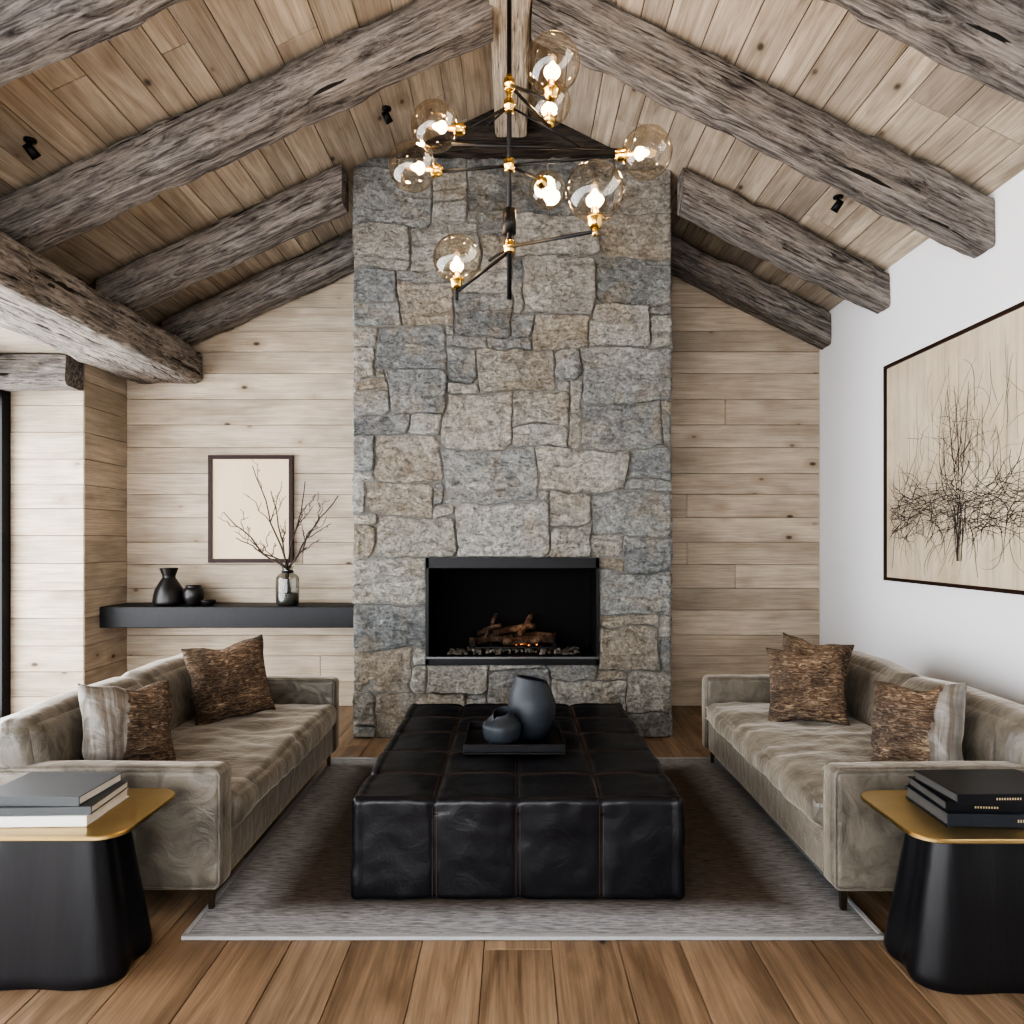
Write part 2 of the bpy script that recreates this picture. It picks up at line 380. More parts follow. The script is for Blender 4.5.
rafter(1,6.04,1.22,sd=6,depth=.33); rafter(-1,6.04,-1.24,sd=26,depth=.33)
beam('ridge_beam',[(-.14,YF,4.40),(.10,YF,4.40),(.10,YF,4.68),(-.14,YF,4.68)],[(-.14,5.28,4.40),(.10,5.28,4.40),(.10,5.28,4.68),(-.14,5.28,4.68)],M_ridge,.005,40)
beam('header_beam',[(-3.31,YF,2.79),(-2.69,YF,2.79),(-2.69,YF,3.10),(-3.31,YF,3.10)],[(-3.31,6.27,2.79),(-2.69,6.27,2.79),(-2.69,6.27,3.10),(-3.31,6.27,3.10)],M_header,.022,50)
beam('lintel_beam',[(-4.15,5.40,2.61),(-4.15,5.64,2.61),(-4.15,5.64,2.86),(-4.15,5.40,2.86)],[(-3.37,5.40,2.61),(-3.37,5.64,2.61),(-3.37,5.64,2.86),(-3.37,5.40,2.86)],M_beam,.012,60)
# ------------------------------------------------------------------ windows
mb=MB()
mb.box(-4.10,-3.955,5.56,5.655,0,2.62); mb.box(-4.12,-3.98,YF,5.6,2.55,2.87); mb.box(-4.12,-3.98,YF,5.6,0,.06)
for y in (4.2,2.8,1.4,0,-1.4): mb.box(-4.10,-4.0,y-.03,y+.03,0,2.6)
mb.obj('window_1',M_black,False)
mb=MB()
for x in (-4.1,-2.6,-1.1,.31): mb.box(x-.04,x+.04,YF-.08,YF,0,2.7)
mb.box(-4.1,.35,YF-.08,YF,0,.06); mb.box(-4.1,.35,YF-.08,YF,2.64,2.7)
mb.obj('unseen_rear_window',M_black,False)  # unseen window frame, opening placed to let daylight in behind the camera
# ------------------------------------------------------------------ stone chimney
CY=5.29; CX0,CX1=-1.18,1.155; CT=4.25
hx0,hx1,hz0,hz1=-.64,.617,.54,1.32
mb=MB()
def nz3(a,b,c): return noise.noise(Vector((a,b,c)))
def stones(mb,U0,U1,V0,V1,hole,fn,seed,step=.012):
    r=random.Random(seed); nu=round((U1-U0)/.0835); nv=round((V1-V0)/.082)
    us=[U0+(U1-U0)*i/nu for i in range(nu+1)]; vs=[V0+(V1-V0)*i/nv for i in range(nv+1)]
    if hole:
        def snap(L,x):
            k=min(range(len(L)),key=lambda i:abs(L[i]-x)); L[k]=x; return k
        iu0,iu1=snap(us,hole[0]),snap(us,hole[1]); iv0,iv1=snap(vs,hole[2]),snap(vs,hole[3])
    occ=[[False]*nv for _ in range(nu)]
    if hole:
        for i in range(iu0,iu1):
            for j in range(iv0,iv1): occ[i][j]=True
    rects=[]; cells=[]
    area=nu*nv
    def free(i,j,w,h):
        return i>=0 and j>=0 and i+w<=nu and j+h<=nv and all(not occ[i+a][j+b] for a in range(w) for b in range(h))
    def put(i,j,w,h):
        for a in range(w):
            for b in range(h): occ[i+a][j+b]=True
        cells.append((i,j,w,h))
    def contacts(i,j,w,h):
        s=0
        for a in range(w):
            s+= (j==0 or occ[i+a][j-1]) + (j+h==nv or occ[i+a][min(j+h,nv-1)])
        for b in range(h):
            s+= (i==0 or occ[i-1][j+b]) + (i+w==nu or occ[min(i+w,nu-1)][j+b])
        return s/(2*(w+h))
    plan=[((8,5),3),((7,5),3),((8,4),3),((6,5),3),((7,4),5),((6,4),7),((5,4),9),((6,3),9),((5,3),14),((4,4),9),((4,3),24),((5,2),12),((3,3),18),((4,2),22),((3,2),32),((2,3),10),((2,2),26)]
    k_=area/(28*52.)
    for (w,h),cnt in plan:
        for _ in range(max(1,int(cnt*k_))):
            best=None
            for t in range(60):
                i=r.randrange(0,nu); j=r.randrange(0,nv)
                if free(i,j,w,h):
                    s=contacts(i,j,w,h)*.8+r.uniform(0,.3)
                    if best is None or s>best[0]: best=(s,i,j)
            if best: put(best[1],best[2],w,h)
    for j in range(nv):
        for i in range(nu):
            if occ[i][j]: continue
            w=1
            while w<4 and free(i,j,w+1,1): w+=1
            h=1
            while h<3 and free(i,j,w,h+1): h+=1
            put(i,j,w,h)
    cells=list(cells); changed=True
    while changed:
        changed=False
        for c1 in sorted(cells,key=lambda c:c[2]*c[3]):
            if c1[2]*c1[3]>2: break
            for c2 in cells:
                if c2 is c1: continue
                i,j,w,h=c1; I,J,W,Hh=c2
                m_=None
                if j==J and h==Hh and (i+w==I or I+W==i) and W<8: m_=(min(i,I),j,w+W,h)
                elif i==I and w==W and (j+h==J or J+Hh==j) and Hh<5 : m_=(i,min(j,J),w,h+Hh)
                if m_ and m_[3]<=m_[2]*1.7:
                    cells.remove(c1); cells.remove(c2); cells.append(m_); changed=True; break
            if changed: break
    for (i,j,w,h) in cells: rects.append((us[i],us[i+w],vs[j],vs[j+h]))
    def warp(u,v):
        e=min(u-U0,U1-u,v-V0,V1-v)
        if hole:
            du=max(hole[0]-u,u-hole[1],0); dv=max(hole[2]-v,v-hole[3],0); e=min(e,math.hypot(du,dv))
        k=min(1,max(0,e/.09))
        du=nz3(u*2.6,v*2.6,seed)*.05+nz3(u*8,v*8,seed+7)*.017
        dv=nz3(u*2.2,v*2.9,seed+19)*.05+nz3(u*8,v*8,seed+31)*.017
        return u+du*k,v+dv*k
    for (a,b,c,d) in rects:
        s0=r.uniform(0,90); dep=r.uniform(.008,.038); tu,tv=r.uniform(-.03,.03),r.uniform(-.03,.03)
        ins=.002; cut=[min(r.choice((0,.01,.02,.04)),.35*min(b-a,d-c)) for _ in range(4)]
        n1=max(4,int((b-a)/step)); n2=max(4,int((d-c)/step)); pts=[]
        def sam(n,L):
            e=[0,.003/L,.008/L]; return e+[e[2]+(1-2*e[2])*i/(n) for i in range(1,n)]+[1-x for x in e[::-1]]
        Su=sam(n1,b-a); Sv=sam(n2,d-c)
        mu=(a+b)/2; mv=(c+d)/2
        for fu in Su:
            for fv in Sv:
                u=a+ins+(b-a-2*ins)*fu; v=c+ins+(d-c-2*ins)*fv
                de=min((u-a-ins),(b-ins-u),(v-c-ins),(d-ins-v))
                rc=cut[(1 if u>mu else 0)+(2 if v>mv else 0)]
                if rc:
                    cu=max(0,rc-min(u-a,b-u)); cv=max(0,rc-min(v-c,d-v))
                    if cu>0 and cv>0:
                        k=cu*cv/rc*.5; u+=k if u<mu else -k; v+=k if v<mv else -k
                U,V=warp(u,v); U+=nz3(u*20,v*20,s0)*.006; V+=nz3(u*20,v*20,s0+5)*.006
                prof=1-(1-min(1,de/.009))**2
                h=-.012+(dep+.012)*prof + tu*(u-mu)+tv*(v-mv)
                rid=1-abs(nz3(u*7,v*9,s0+2))*2
                h+=prof*(nz3(u*5,v*5,s0)*.012+rid*.010+nz3(u*20,v*24,s0+3)*.010+nz3(u*50,v*50,s0+9)*.006)
                pts.append(fn(U,V,h))
        mb.grid(pts,len(Su),len(Sv),0)
stones(mb,CX0,CX1,0,CT,(hx0,hx1,hz0,hz1),lambda u,v,h:(u,CY-h,v),4,.0105)
stones(mb,0,YB-CY,0,3.9,None,lambda u,v,h:(CX1+h*.6-.012,CY+u,v),9,.03)
stones(mb,0,YB-CY,0,3.9,None,lambda u,v,h:(CX0-h*.6+.012,YB-u,v),13,.03)
veneer=mb.obj('stone_veneer',M_stone,True)
mb=MB()
mb.box(CX0+.015,hx0,CY,YB,0,CT); mb.box(hx1,CX1-.015,CY,YB,0,CT); mb.box(hx0,hx1,CY,YB,0,hz0); mb.box(hx0,hx1,CY,YB,hz1,CT); mb.box(hx0,hx1,CY+.5,YB,hz0,hz1)
core=mb.obj('mortar_core',M_mortar,False)
mb=MB(); k=0
y0,y1=CY+.06,YB
xs=[CX0+.06,0,CX1-.06]
for ya in (y0,y1):
    for x in xs: mb.v.append((x,ya,4.0))
    for x in xs: mb.v.append((x,ya,ceilz(x)-.02))
mb.f+= [(0,1,4,3),(1,2,5,4),(6,9,10,7),(7,10,11,8),(0,3,9,6),(2,8,11,5)]; mb.m+=[0]*6
capp=mb.obj('dark_upper_flue',M_darkwood,False)  # dark gable-shaped panel set back above the stone
group('stone_chimney',[veneer,core,capp],(0,CY+.4,0))
# fireplace insert
mb=MB(); t=.012; yb=CY+.48
mb.box(hx0,hx1,yb,yb+.01,hz0,hz1,1); mb.box(hx0,hx0+t,CY,yb,hz0,hz1,1); mb.box(hx1-t,hx1,CY,yb,hz0,hz1,1); mb.box(hx0,hx1,CY,yb,hz1-t,hz1,1); mb.box(hx0,hx1,CY,yb,hz0,hz0+.05,1)
fy0,fy1=CY-.045,CY+.05; f=.018
mb.box(hx0-.004,hx0+f,fy0,fy1,hz0,hz1,0); mb.box(hx1-f,hx1+.004,fy0,fy1,hz0,hz1,0); mb.box(hx0,hx1,fy0,fy1,hz1-.075,hz1,0); mb.box(hx0,hx1,fy0,fy1,hz0,hz0+.045,0)
mb.box(hx0,hx1,fy0-.012,fy0+.02,hz0+.045,hz0+.06,2)
for i in range(9): mb.tube([(-.30+i*.075,CY+.14,hz0+.10),(-.30+i*.075,CY+.40,hz0+.10)],.007,6,0)
mb.tube([(-.34,CY+.14,hz0+.10),(.34,CY+.14,hz0+.10)],.009,6,0); mb.tube([(-.34,CY+.38,hz0+.10),(.34,CY+.38,hz0+.10)],.009,6,0)
for x in (-.3,.3): mb.tube([(x,CY+.14,hz0+.04),(x,CY+.14,hz0+.17)],.009,6,0)
ins_=mb.obj('firebox',[M_black,M_firebox,simple('steel_trim',(.12,.12,.12),.4,.8,.1,20,0)],False)
m=NT('fire_logs'); co=m.coord(); n1=m.noise(co,14,6,.7); m.base(m.ramp(n1,[(.35,(.012,.008,.006)),(.5,(.055,.034,.022)),(.7,(.17,.125,.09))])); m.set(Roughness=.9,Specular_IOR_Level=.2); m.bump(n1,.7,.02); M_log=m.mat
mb=MB(); rr=random.Random(5)
def log(p,q,rad):
    p=Vector(p);q=Vector(q);pts=[];rs=[]
    for i in range(11):
        t=i/10; pts.append(p.lerp(q,t)+Vector((nz3(t*3,p.x*9,1),nz3(t*3,p.x*9,4),nz3(t*3,p.x*9,8)))*.02); rs.append(rad*(1+.25*nz3(t*5,p.x*5,2)))
    mb.tube(pts,rs,12,0)
z=hz0+.14
log((-.34,CY+.20,z),(.0,CY+.30,z+.02),.030); log((-.08,CY+.18,z+.0),(.30,CY+.24,z+.01),.032); log((-.18,CY+.33,z+.02),(.32,CY+.34,z+.01),.034)
log((-.16,CY+.22,z+.06),(.16,CY+.31,z+.10),.028); log((.04,CY+.18,z+.05),(.14,CY+.36,z+.17),.022); log((-.28,CY+.30,z+.05),(-.1,CY+.2,z+.13),.018); log((-.22,CY+.2,z+.02),(-.14,CY+.34,z+.19),.014)
logs=mb.obj('logs',M_log,True)
mb=MB()
for i in range(260):
    x=rr.uniform(-.5,.5); y=CY+rr.uniform(.1,.42); s=rr.uniform(.008,.02)
    mb.lathe([(0,-s),(s*.8,-s*.5),(s,0),(s*.7,s*.6),(0,s*.8)],(x,y,hz0+.055+rr.uniform(0,.03)*(abs(x)<.35)),7)
ash=mb.obj('ash_gravel',simple('ash_stones',(.11,.10,.088),.9,0,.5,30,.2),True)
mb=MB()
for i in range(6):
    x=rr.uniform(-.05,.2); y=CY+rr.uniform(.2,.32); s=rr.uniform(.006,.011)
    mb.lathe([(0,-s),(s,0),(0,s)],(x,y,hz0+.105),6)
emb=mb.obj('embers',emis('ember_glow',(1,.32,.08),2.0),True)
group('fireplace',[ins_,logs,ash,emb],(0,CY+.2,hz0))
ld=bpy.data.lights.new('ember_light','POINT'); ld.energy=.55; ld.color=(1,.50,.22); ld.shadow_soft_size=.04
lo=bpy.data.objects.new('ember_light',ld); bpy.context.collection.objects.link(lo); lo.location=(0.07,CY+.12,hz0+.30)
# ------------------------------------------------------------------ shelf and decor
mb=MB(); mb.rbox(-3.375,-1.20,5.86,YB-.01,.735,.905,.006,.2); mb.obj('floating_shelf',M_shelf,True).modifiers.new('es','EDGE_SPLIT')
SZ=.906
def smoothprof(pts,n=6):
    out=[]
    P=[Vector((a,b,0)) for a,b in pts]
    for i in range(len(P)-1):
        p0=P[max(i-1,0)];p1=P[i];p2=P[i+1];p3=P[min(i+2,len(P)-1)]
        for k in range(n):
            t=k/n
            q=.5*((2*p1)+(-p0+p2)*t+(2*p0-5*p1+4*p2-p3)*t*t+(-p0+3*p1-3*p2+p3)*t**3)
            out.append((max(0,q.x),q.y))
    out.append(pts[-1]); return out
mb=MB(); mb.lathe([(0,0),(.105,0)]+smoothprof([(.118,.008),(.125,.04),(.108,.13),(.066,.205),(.050,.235),(.060,.27),(.073,.31)])+[(.064,.31),(.042,.24),(.0,.1)],(-2.89,6.03,SZ)); mb.obj('black_bottle_vase',M_blackcer)
mb=MB(); mb.lathe([(0,0),(.05,0)]+smoothprof([(.06,.005),(.082,.07),(.078,.125),(.060,.15),(.062,.165)])+[(.055,.165),(.05,.148),(0,.05)],(-2.68,6.02,SZ)); mb.obj('dark_bud_vase',M_blackcer)
mb=MB(); mb.lathe([(0,0),(.03,0)]+smoothprof([(.04,.003),(.055,.025),(.06,.045)])+[(.055,.045),(.045,.02),(0,.012)],(-2.54,5.98,SZ)); mb.obj('small_bowl',M_blackcer)
JX,JY=-1.90,6.04
mb=MB(); mb.lathe([(0,0.002),(.075,.002)]+smoothprof([(.088,.01),(.094,.05),(.094,.20),(.085,.24),(.05,.27),(.042,.29),(.045,.315),(.055,.325)]),(JX,JY,SZ),40,0)
jar=mb.obj('glass_jar',M_jar)
mb=MB(); mb.lathe([(0,.006),(.084,.008),(.088,.05),(.088,.10),(0,.10)],(JX,JY,SZ),32,0); wat=mb.obj('pebbles_and_water',simple('grey_pebbles',(.12,.12,.11),.3,0,.5,60,.2))
mb=MB(); mb.lathe([(.046,.268),(.050,.272),(.050,.285),(.046,.289)],(JX,JY,SZ),32,0); band=mb.obj('jar_band',M_black)
mb=MB(); rb=random.Random(21)
def branch(p,q,r0,r1,lev,wob=.03):
    p=Vector(p);q=Vector(q);n=9;pts=[];rs=[];s=rb.uniform(0,99); L=(q-p).length
    for i in range(n+1):
        t=i/n; o=Vector((nz3(t*3.5,s,0),nz3(t*3.5,s,5),nz3(t*3.5,s,9)))*wob*math.sin(math.pi*t) *2
        pts.append(p.lerp(q,t)+o); rs.append(r0+(r1-r0)*t)
    mb.tube(pts,rs,6,0)
    if lev>0:
        for k in range(4 if lev>1 else 2):
            i=rb.randint(3,n-1); d=(q-p).normalized(); sd=Vector((rb.uniform(-1,1),rb.uniform(-.35,.2),rb.uniform(-.3,.9)))
            e=pts[i]+(d*.55+sd*.75).normalized()*L*rb.uniform(.18,.36)
            e.y=min(e.y,6.2)
            branch(pts[i],e,rs[i]*.7,.002,lev-1,wob*.6)
base=(JX,JY,SZ+.03)
neck=(JX,JY,SZ+.30)
for tip in [(-2.40,5.95,1.68),(-2.18,6.0,2.07),(-2.02,5.98,1.86),(-1.47,6.02,1.82),(-1.60,5.93,1.62),(-1.75,6.03,1.94),(-2.28,5.9,1.47)]:
    n0=(neck[0]+rb.uniform(-.02,.02),neck[1]+rb.uniform(-.02,.02),neck[2]); 
    mb.tube([(base[0]+rb.uniform(-.04,.04),base[1]+rb.uniform(-.04,.04),base[2]),n0],[.006,.0075],6)
    branch(n0,tip,.0085,.0034,2)
br=mb.obj('bare_branches',simple('twig_bark',(.050,.037,.031),.8,0,.3,40,.2))
group('branch_vase',[jar,wat,band,br],(JX,JY,SZ))
def framed(name,w,h,mat_c,mat_f,fw,depth,M):
    mb=MB(); z=depth
    mb.box(-w/2,w/2,-h/2,-h/2+fw,0,z); mb.box(-w/2,w/2,h/2-fw,h/2,0,z); mb.box(-w/2,-w/2+fw,-h/2+fw,h/2-fw,0,z); mb.box(w/2-fw,w/2,-h/2+fw,h/2-fw,0,z)
    f=mb.obj('frame',mat_f,False); f.matrix_world=M
    mb=MB(); mb.box(-w/2+fw,w/2-fw,-h/2+fw,h/2-fw,0,z*.6); c=mb.obj('print',mat_c,False); c.matrix_world=M
    e=bpy.data.objects.new(name,None); bpy.context.collection.objects.link(e); e.matrix_world=M; e.empty_display_size=.1
    bpy.context.view_layer.update()
    for o in (f,c): o.parent=e; o.matrix_parent_inverse=M.inverted()
    return e
M_frame=simple('walnut_frame',(.028,.014,.010),.5,0,.3,30,.1,.25)
m=NT('cream_paper'); co=m.coord(); n1=m.noise(m.mapping(co,(3,1,1)),1.5,5,.6); m.base(m.mix(n1,(.56,.43,.285),(.70,.58,.42))); m.set(Roughness=.8); M_paper=m.mat
framed('framed_print',.735,.935,M_paper,M_frame,.034,.035,frame((-2.29,YB-.004,1.72),(1,0,0),(0,0,1)))
# big painting on right wall
m=NT('stained_canvas'); co=m.coord(); n1=m.noise(m.mapping(co,(14,.8,1)),1.2,6,.65,.4); n2=m.noise(co,1.6,4,.6); n3=m.noise(m.mapping(co,(60,3,1)),1,4,.7)
c=m.ramp(n2,[(.3,(.44,.365,.26)),(.7,(.62,.54,.415))]); c=m.mix(.5,c,m.ramp(n1,[(.3,.58),(.62,1.08)]),'MULTIPLY'); c=m.mix(m.ramp(n3,[(.58,0.),(.70,.35)]),c,(.24,.18,.115))
m.base(c); m.set(Roughness=.9); M_canvas=m.mat
PM=frame((XR-.003,4.25,1.925),(0,-1,0),(0,0,1))
pe=framed('abstract_tree_painting',1.76,1.52,M_canvas,M_frame,.022,.035,PM)
mb=MB(); rp=random.Random(3)
hw,hh=.85,.73
def stroke(x,y,ang,L,r,curl=.25,n=18):
    pts=[]; a=ang; ca=0
    for i in range(n):
        pts.append((x,y,.0222)); ca+=rp.uniform(-curl,curl)*.5; a+=ca*.25+rp.uniform(-curl,curl)*.5; x+=math.cos(a)*L/n; y+=math.sin(a)*L/n
        if abs(x)>hw-.02 or abs(y)>hh-.02: break
    if len(pts)>2:
        m_=len(pts); mb.tube(pts,[max(.0005,r*(.4+.6*math.sin(math.pi*(i+.5)/m_))) for i in range(m_)],4)
    return x,y
for i in range(9): stroke(-.03+rp.uniform(-.03,.03),-.60,math.pi/2+rp.uniform(-.10,.10),.42,.0030,.10)
for i in range(3): stroke(-.03,-.3,math.pi/2+rp.uniform(-.15,.15),.8,.0025,.08)
for i in range(130):
    s=rp.uniform(-.30,.30); a=math.pi/2+rp.gauss(0,.95); x0=-.03+rp.gauss(0,.07+.28*(s+.3)); stroke(x0,s,a,rp.uniform(.12,.42),rp.uniform(.0006,.0016),.3)
for i in range(420):
    x=rp.uniform(-.82,.75); stroke(x,-.27+rp.gauss(0,.07),rp.choice([0,math.pi])+rp.gauss(0,.25),rp.uniform(.2,.6),rp.uniform(.0006,.0022),.4)
for i in range(60): stroke(rp.uniform(-.75,.75),-.30+rp.gauss(0,.05),-math.pi/2+rp.gauss(0,.25),rp.uniform(.05,.22),.0012,.2)
for i in range(20): stroke(rp.uniform(-.8,.8),rp.uniform(.2,.7),-math.pi/2,rp.uniform(.15,.5),.0008,.03)
st=mb.obj('charcoal_strokes',simple('charcoal',(.03,.026,.024),.9,0,.3,30,0)); st.matrix_world=PM
st.parent=pe; st.matrix_parent_inverse=PM.inverted()
# ------------------------------------------------------------------ rug + ottoman
mb=MB(); mb.rbox(-1.27,1.27,-1.07,1.07,-.001,.012,.004,.3); o=mb.obj('area_rug',M_rug); o.location=(.07,3.68,.0015)
mb=MB()
for (xa,xb,ya,yb_) in ((-1.275,1.275,-1.078,-1.055),(-1.275,1.275,1.055,1.078),(-1.278,-1.255,-1.07,1.07),(1.255,1.278,-1.07,1.07)): mb.rbox(xa,xb,ya,yb_,0,.0145,.004,.3)
o2=mb.obj('rug_binding',M_rugedge); o2.location=(.07,3.68,.0015); bpy.context.view_layer.update(); o2.parent=o; o2.matrix_parent_inverse=o.matrix_world.inverted()
OX0,OX1,OY0,OY1,OZ0,OZ1=-.65,.682,2.855,4.54,.0145,.427
cw=(OX1-OX0)/4; cd=(OY1-OY0)/5
def seamd(x,y):
    fu=((x-OX0)/cw)%1; fv=((y-OY0)/cd)%1
    return min(fu,1-fu)*cw, min(fv,1-fv)*cd
def pil(d): return -0.009*math.exp(-d/.009)-.008*math.exp(-d/.07)
def offn(P,nn):
    x,y,z=P
    du,dv=seamd(min(max(x,OX0+1e-4),OX1-1e-4),min(max(y,OY0+1e-4),OY1-1e-4))
    inx=min(x-OX0,OX1-x); iny=min(y-OY0,OY1-y); top=OZ1-z
    P=Vector(P)
    w=nz3(x*5,y*5,z*5)*.006+nz3(x*14,y*14,z*14)*.003
    if top<.06: 
        P.z+=pil(du)*(1 if inx>.04 else 0)+pil(dv)*(1 if iny>.04 else 0)+w
    if iny<.04 and top>.0:
        s=-1 if y<(OY0+OY1)/2 else 1; P.y+=s*((pil(du) if inx>.04 else 0)+w)
    if inx<.04:
        s=-1 if x<0 else 1; P.x+=s*((pil(dv) if iny>.04 else 0)+w)
    return P
mb=MB(); mb.rbox(OX0+.0,OX1,OY0,OY1,OZ0,OZ1,.026,.0105,0,offn,0,5); body=mb.obj('leather_body',M_leather,True,merge=.0004)
mb=MB()
def topz(x,y):
    du,dv=seamd(x,y); return OZ1+pil(du)+pil(dv)+nz3(x*5,y*5,OZ1*5)*.006+nz3(x*14,y*14,OZ1*14)*.003+.0006
def fronty(x,z):
    du,dv=seamd(x,OY0+.001); return OY0-(pil(du)+nz3(x*5,OY0*5,z*5)*.006+nz3(x*14,OY0*14,z*14)*.003)-.0006
for i in (1,2,3):
    x=OX0+cw*i
    for sx in (-.008,.008):
        xx=x+sx
        pts=[(xx,fronty(xx,OZ0+.01+(OZ1-OZ0-.045)*k/20),OZ0+.01+(OZ1-OZ0-.045)*k/20) for k in range(21)]
        mb.tube(pts,.0011,5)
        mb.tube([(xx,OY0+.045+(OY1-OY0-.09)*k/160,topz(xx,OY0+.045+(OY1-OY0-.09)*k/160)) for k in range(161)],.0012,5)
for j in (1,2,3,4):
    y=OY0+cd*j
    for sy in (-.008,.008):
        mb.tube([(OX0+.045+(OX1-OX0-.09)*k/140,y+sy,topz(OX0+.045+(OX1-OX0-.09)*k/140,y+sy)) for k in range(141)],.0010,5)
sti=mb.obj('stitching',M_stitch)
group('leather_ottoman',[body,sti],(0,3.7,0))
TZ=OZ1+.004; mb=MB(); tx0,tx1,ty0,ty1=-.242,.245,3.41,3.86
mb.box(tx0,tx1,ty0,ty1,TZ,TZ+.014)
for q in ((tx0,tx1,ty0,ty0+.014),(tx0,tx1,ty1-.014,ty1),(tx0,tx0+.014,ty0+.014,ty1-.014),(tx1-.014,tx1,ty0+.014,ty1-.014)): mb.box(*q,TZ+.014,TZ+.05)
o=mb.obj('serving_tray',M_tbl,False); bv=o.modifiers.new('b','BEVEL'); bv.width=.003
def cutvase(name,c,R_,Ht,slant,ang,tw):
    prof=smoothprof([(R_*.52,0),(R_*.62,Ht*.03),(R_*.90,Ht*.22),(R_,Ht*.45),(R_*.95,Ht*.66),(R_*(tw+.10),Ht*.88),(R_*tw,Ht*1.0)])
    inner=[(r*.90,z) for r,z in prof[::-1][:-8]]
    prof=[(0,0)]+prof+inner+[(0,Ht*.2)]
    def fn(p,an):
        k=max(0,(p.z/Ht-.6)/.4); p=p.copy(); dz=math.cos(an-ang)*slant; dz-=slant*1.2*math.exp(-((math.atan2(math.sin(an-ang-2.6),math.cos(an-ang-2.6)))/.35)**2)
        p.z+=Ht*k*dz*min(1,math.hypot(p.x,p.y)/(R_*.3)); return p
    mb=MB(); mb.lathe(prof,c,72,0,None,fn); mb.obj(name,M_cer)
cutvase('ceramic_vase',(.090,3.67,TZ+.0145),.122,.300,.05,math.radians(200),.66)
cutvase('ceramic_vase',(-.060,3.53,TZ+.0145),.094,.165,.10,math.radians(60),.46)
# ------------------------------------------------------------------ sofas
def sofa(s,X0,Y0,L):
    def X(d): return X0+s*d
    def rb_(mb,d0,d1,y0,y1,z0,z1,r,**k):
        a,b=sorted((X(d0),X(d1))); mb.rbox(a,b,y0,y1,z0,z1,r,**k)
    def soft(amp,fq=3):
        def f(P,nn):
            w=nz3(P.x*fq,P.y*fq,P.z*fq)*amp+nz3(P.x*11,P.y*11,P.z*11)*amp*.25
            return P+nn*w if nn.length>.1 else P
        return f
    W=1.02; T=.115; Y1=Y0+L; parts=[]
    mb=MB(); rb_(mb,.015,W-.02,Y0+T-.02,Y1-T+.02,.105,.30,.02,step=.08); parts.append(mb.obj('base_rail',M_velvet))
    mb=MB()
    for (a,b) in ((Y0,Y0+T),(Y1-T,Y1)):
        rb_(mb,0,W,a,b,.105,.572,.030,step=.06,fn=soft(.006),bulge=.006)
    parts.append(mb.obj('arms',M_velvet))
    mb=MB()
    for (a,b) in ((Y0,Y0+T),(Y1-T,Y1)):
        for y in (a+.007,b-.007):
            r=.025; pts=[]
            for (cx,cz,a0) in ((W-.007-r,.566-r,0),(.007+r,.566-r,90),(.007+r,.111+r,180),(W-.007-r,.111+r,270)):
                for k in range(5):
                    an=math.radians(a0+90*k/4); pts.append((X(cx+r*math.cos(an)),y,cz+r*math.sin(an)))
            mb.tube(pts,.0055,8,0,True)
    parts.append(mb.obj('arm_piping',M_velvet))
    def wrinkle(P,nn):
        w=nz3(P.x*3,P.y*3,P.z*3)*.013+nz3(P.x*4,P.y*11,P.z*4)*.007+nz3(P.x*11,P.y*11,P.z*11)*.004
        if nn.length>.1: P=P+nn*w
        if P.z>.40: P=Vector(P); P.z+=w*.9
        return P
    mb=MB(); rb_(mb,-.012,.76,Y0+T+.002,Y1-T-.002,.285,.425,.05,step=.025,fn=wrinkle,bulge=.024,nr=6); parts.append(mb.obj('seat_cushion',M_velvet))
    mb=MB()
    for z in (.322,.392):
        pts=[(X(-.008),Y0+T+.03+(L-2*T-.06)*k/30,z+nz3(k*.3,z,3)*.004) for k in range(31)]; mb.tube(pts,.005,8)
    parts.append(mb.obj('seat_piping',M_velvet))
    def lean(amp):
        def f(P,nn):
            w=nz3(P.x*3,P.y*3,P.z*3)*amp
            if nn.length>.1: P=P+nn*w
            P=Vector(P); P.x+=s*(P.z-.42)*.16; return P
        return f
    mb=MB(); rb_(mb,W-.16,W-.03,Y0+.02,Y1-.02,.11,.715,.05,step=.07,fn=lean(.005)); parts.append(mb.obj('back_frame',M_velvet))
    mb=MB(); n=2; ly=(L-.06)/n
    for i in range(n):
        ya=Y0+.03+ly*i
        rb_(mb,.70,.90,ya+.002,ya+ly-.002,.40,.745,.075,step=.05,fn=lean(.016),bulge=.020,nr=6)
    parts.append(mb.obj('back_cushions',M_velvet))
    mb=MB()
    for d in (.055,W-.08):
        for y in (Y0+.05,Y1-.05):
            k=len(mb.v); a=.014;b=.009; x=X(d); z0=.014 if abs(x)<1.25 else .001
            mb.v+=[(x-b,y-b,z0),(x+b,y-b,z0),(x+b,y+b,z0),(x-b,y+b,z0),(x-a,y-a,.125),(x+a,y-a,.125),(x+a,y+a,.125),(x-a,y+a,.125)]
            for q in [(0,3,2,1),(4,5,6,7),(0,1,5,4),(1,2,6,5),(2,3,7,6),(3,0,4,7)]: mb.f.append(tuple(k+i for i in q)); mb.m.append(0)
    parts.append(mb.obj('legs',M_bronze,False))
    group('velvet_sofa',parts,(X0+s*.5,Y0+L/2,0))
sofa(-1,-1.125,2.76,1.88)
sofa(1,1.225,2.75,1.95)
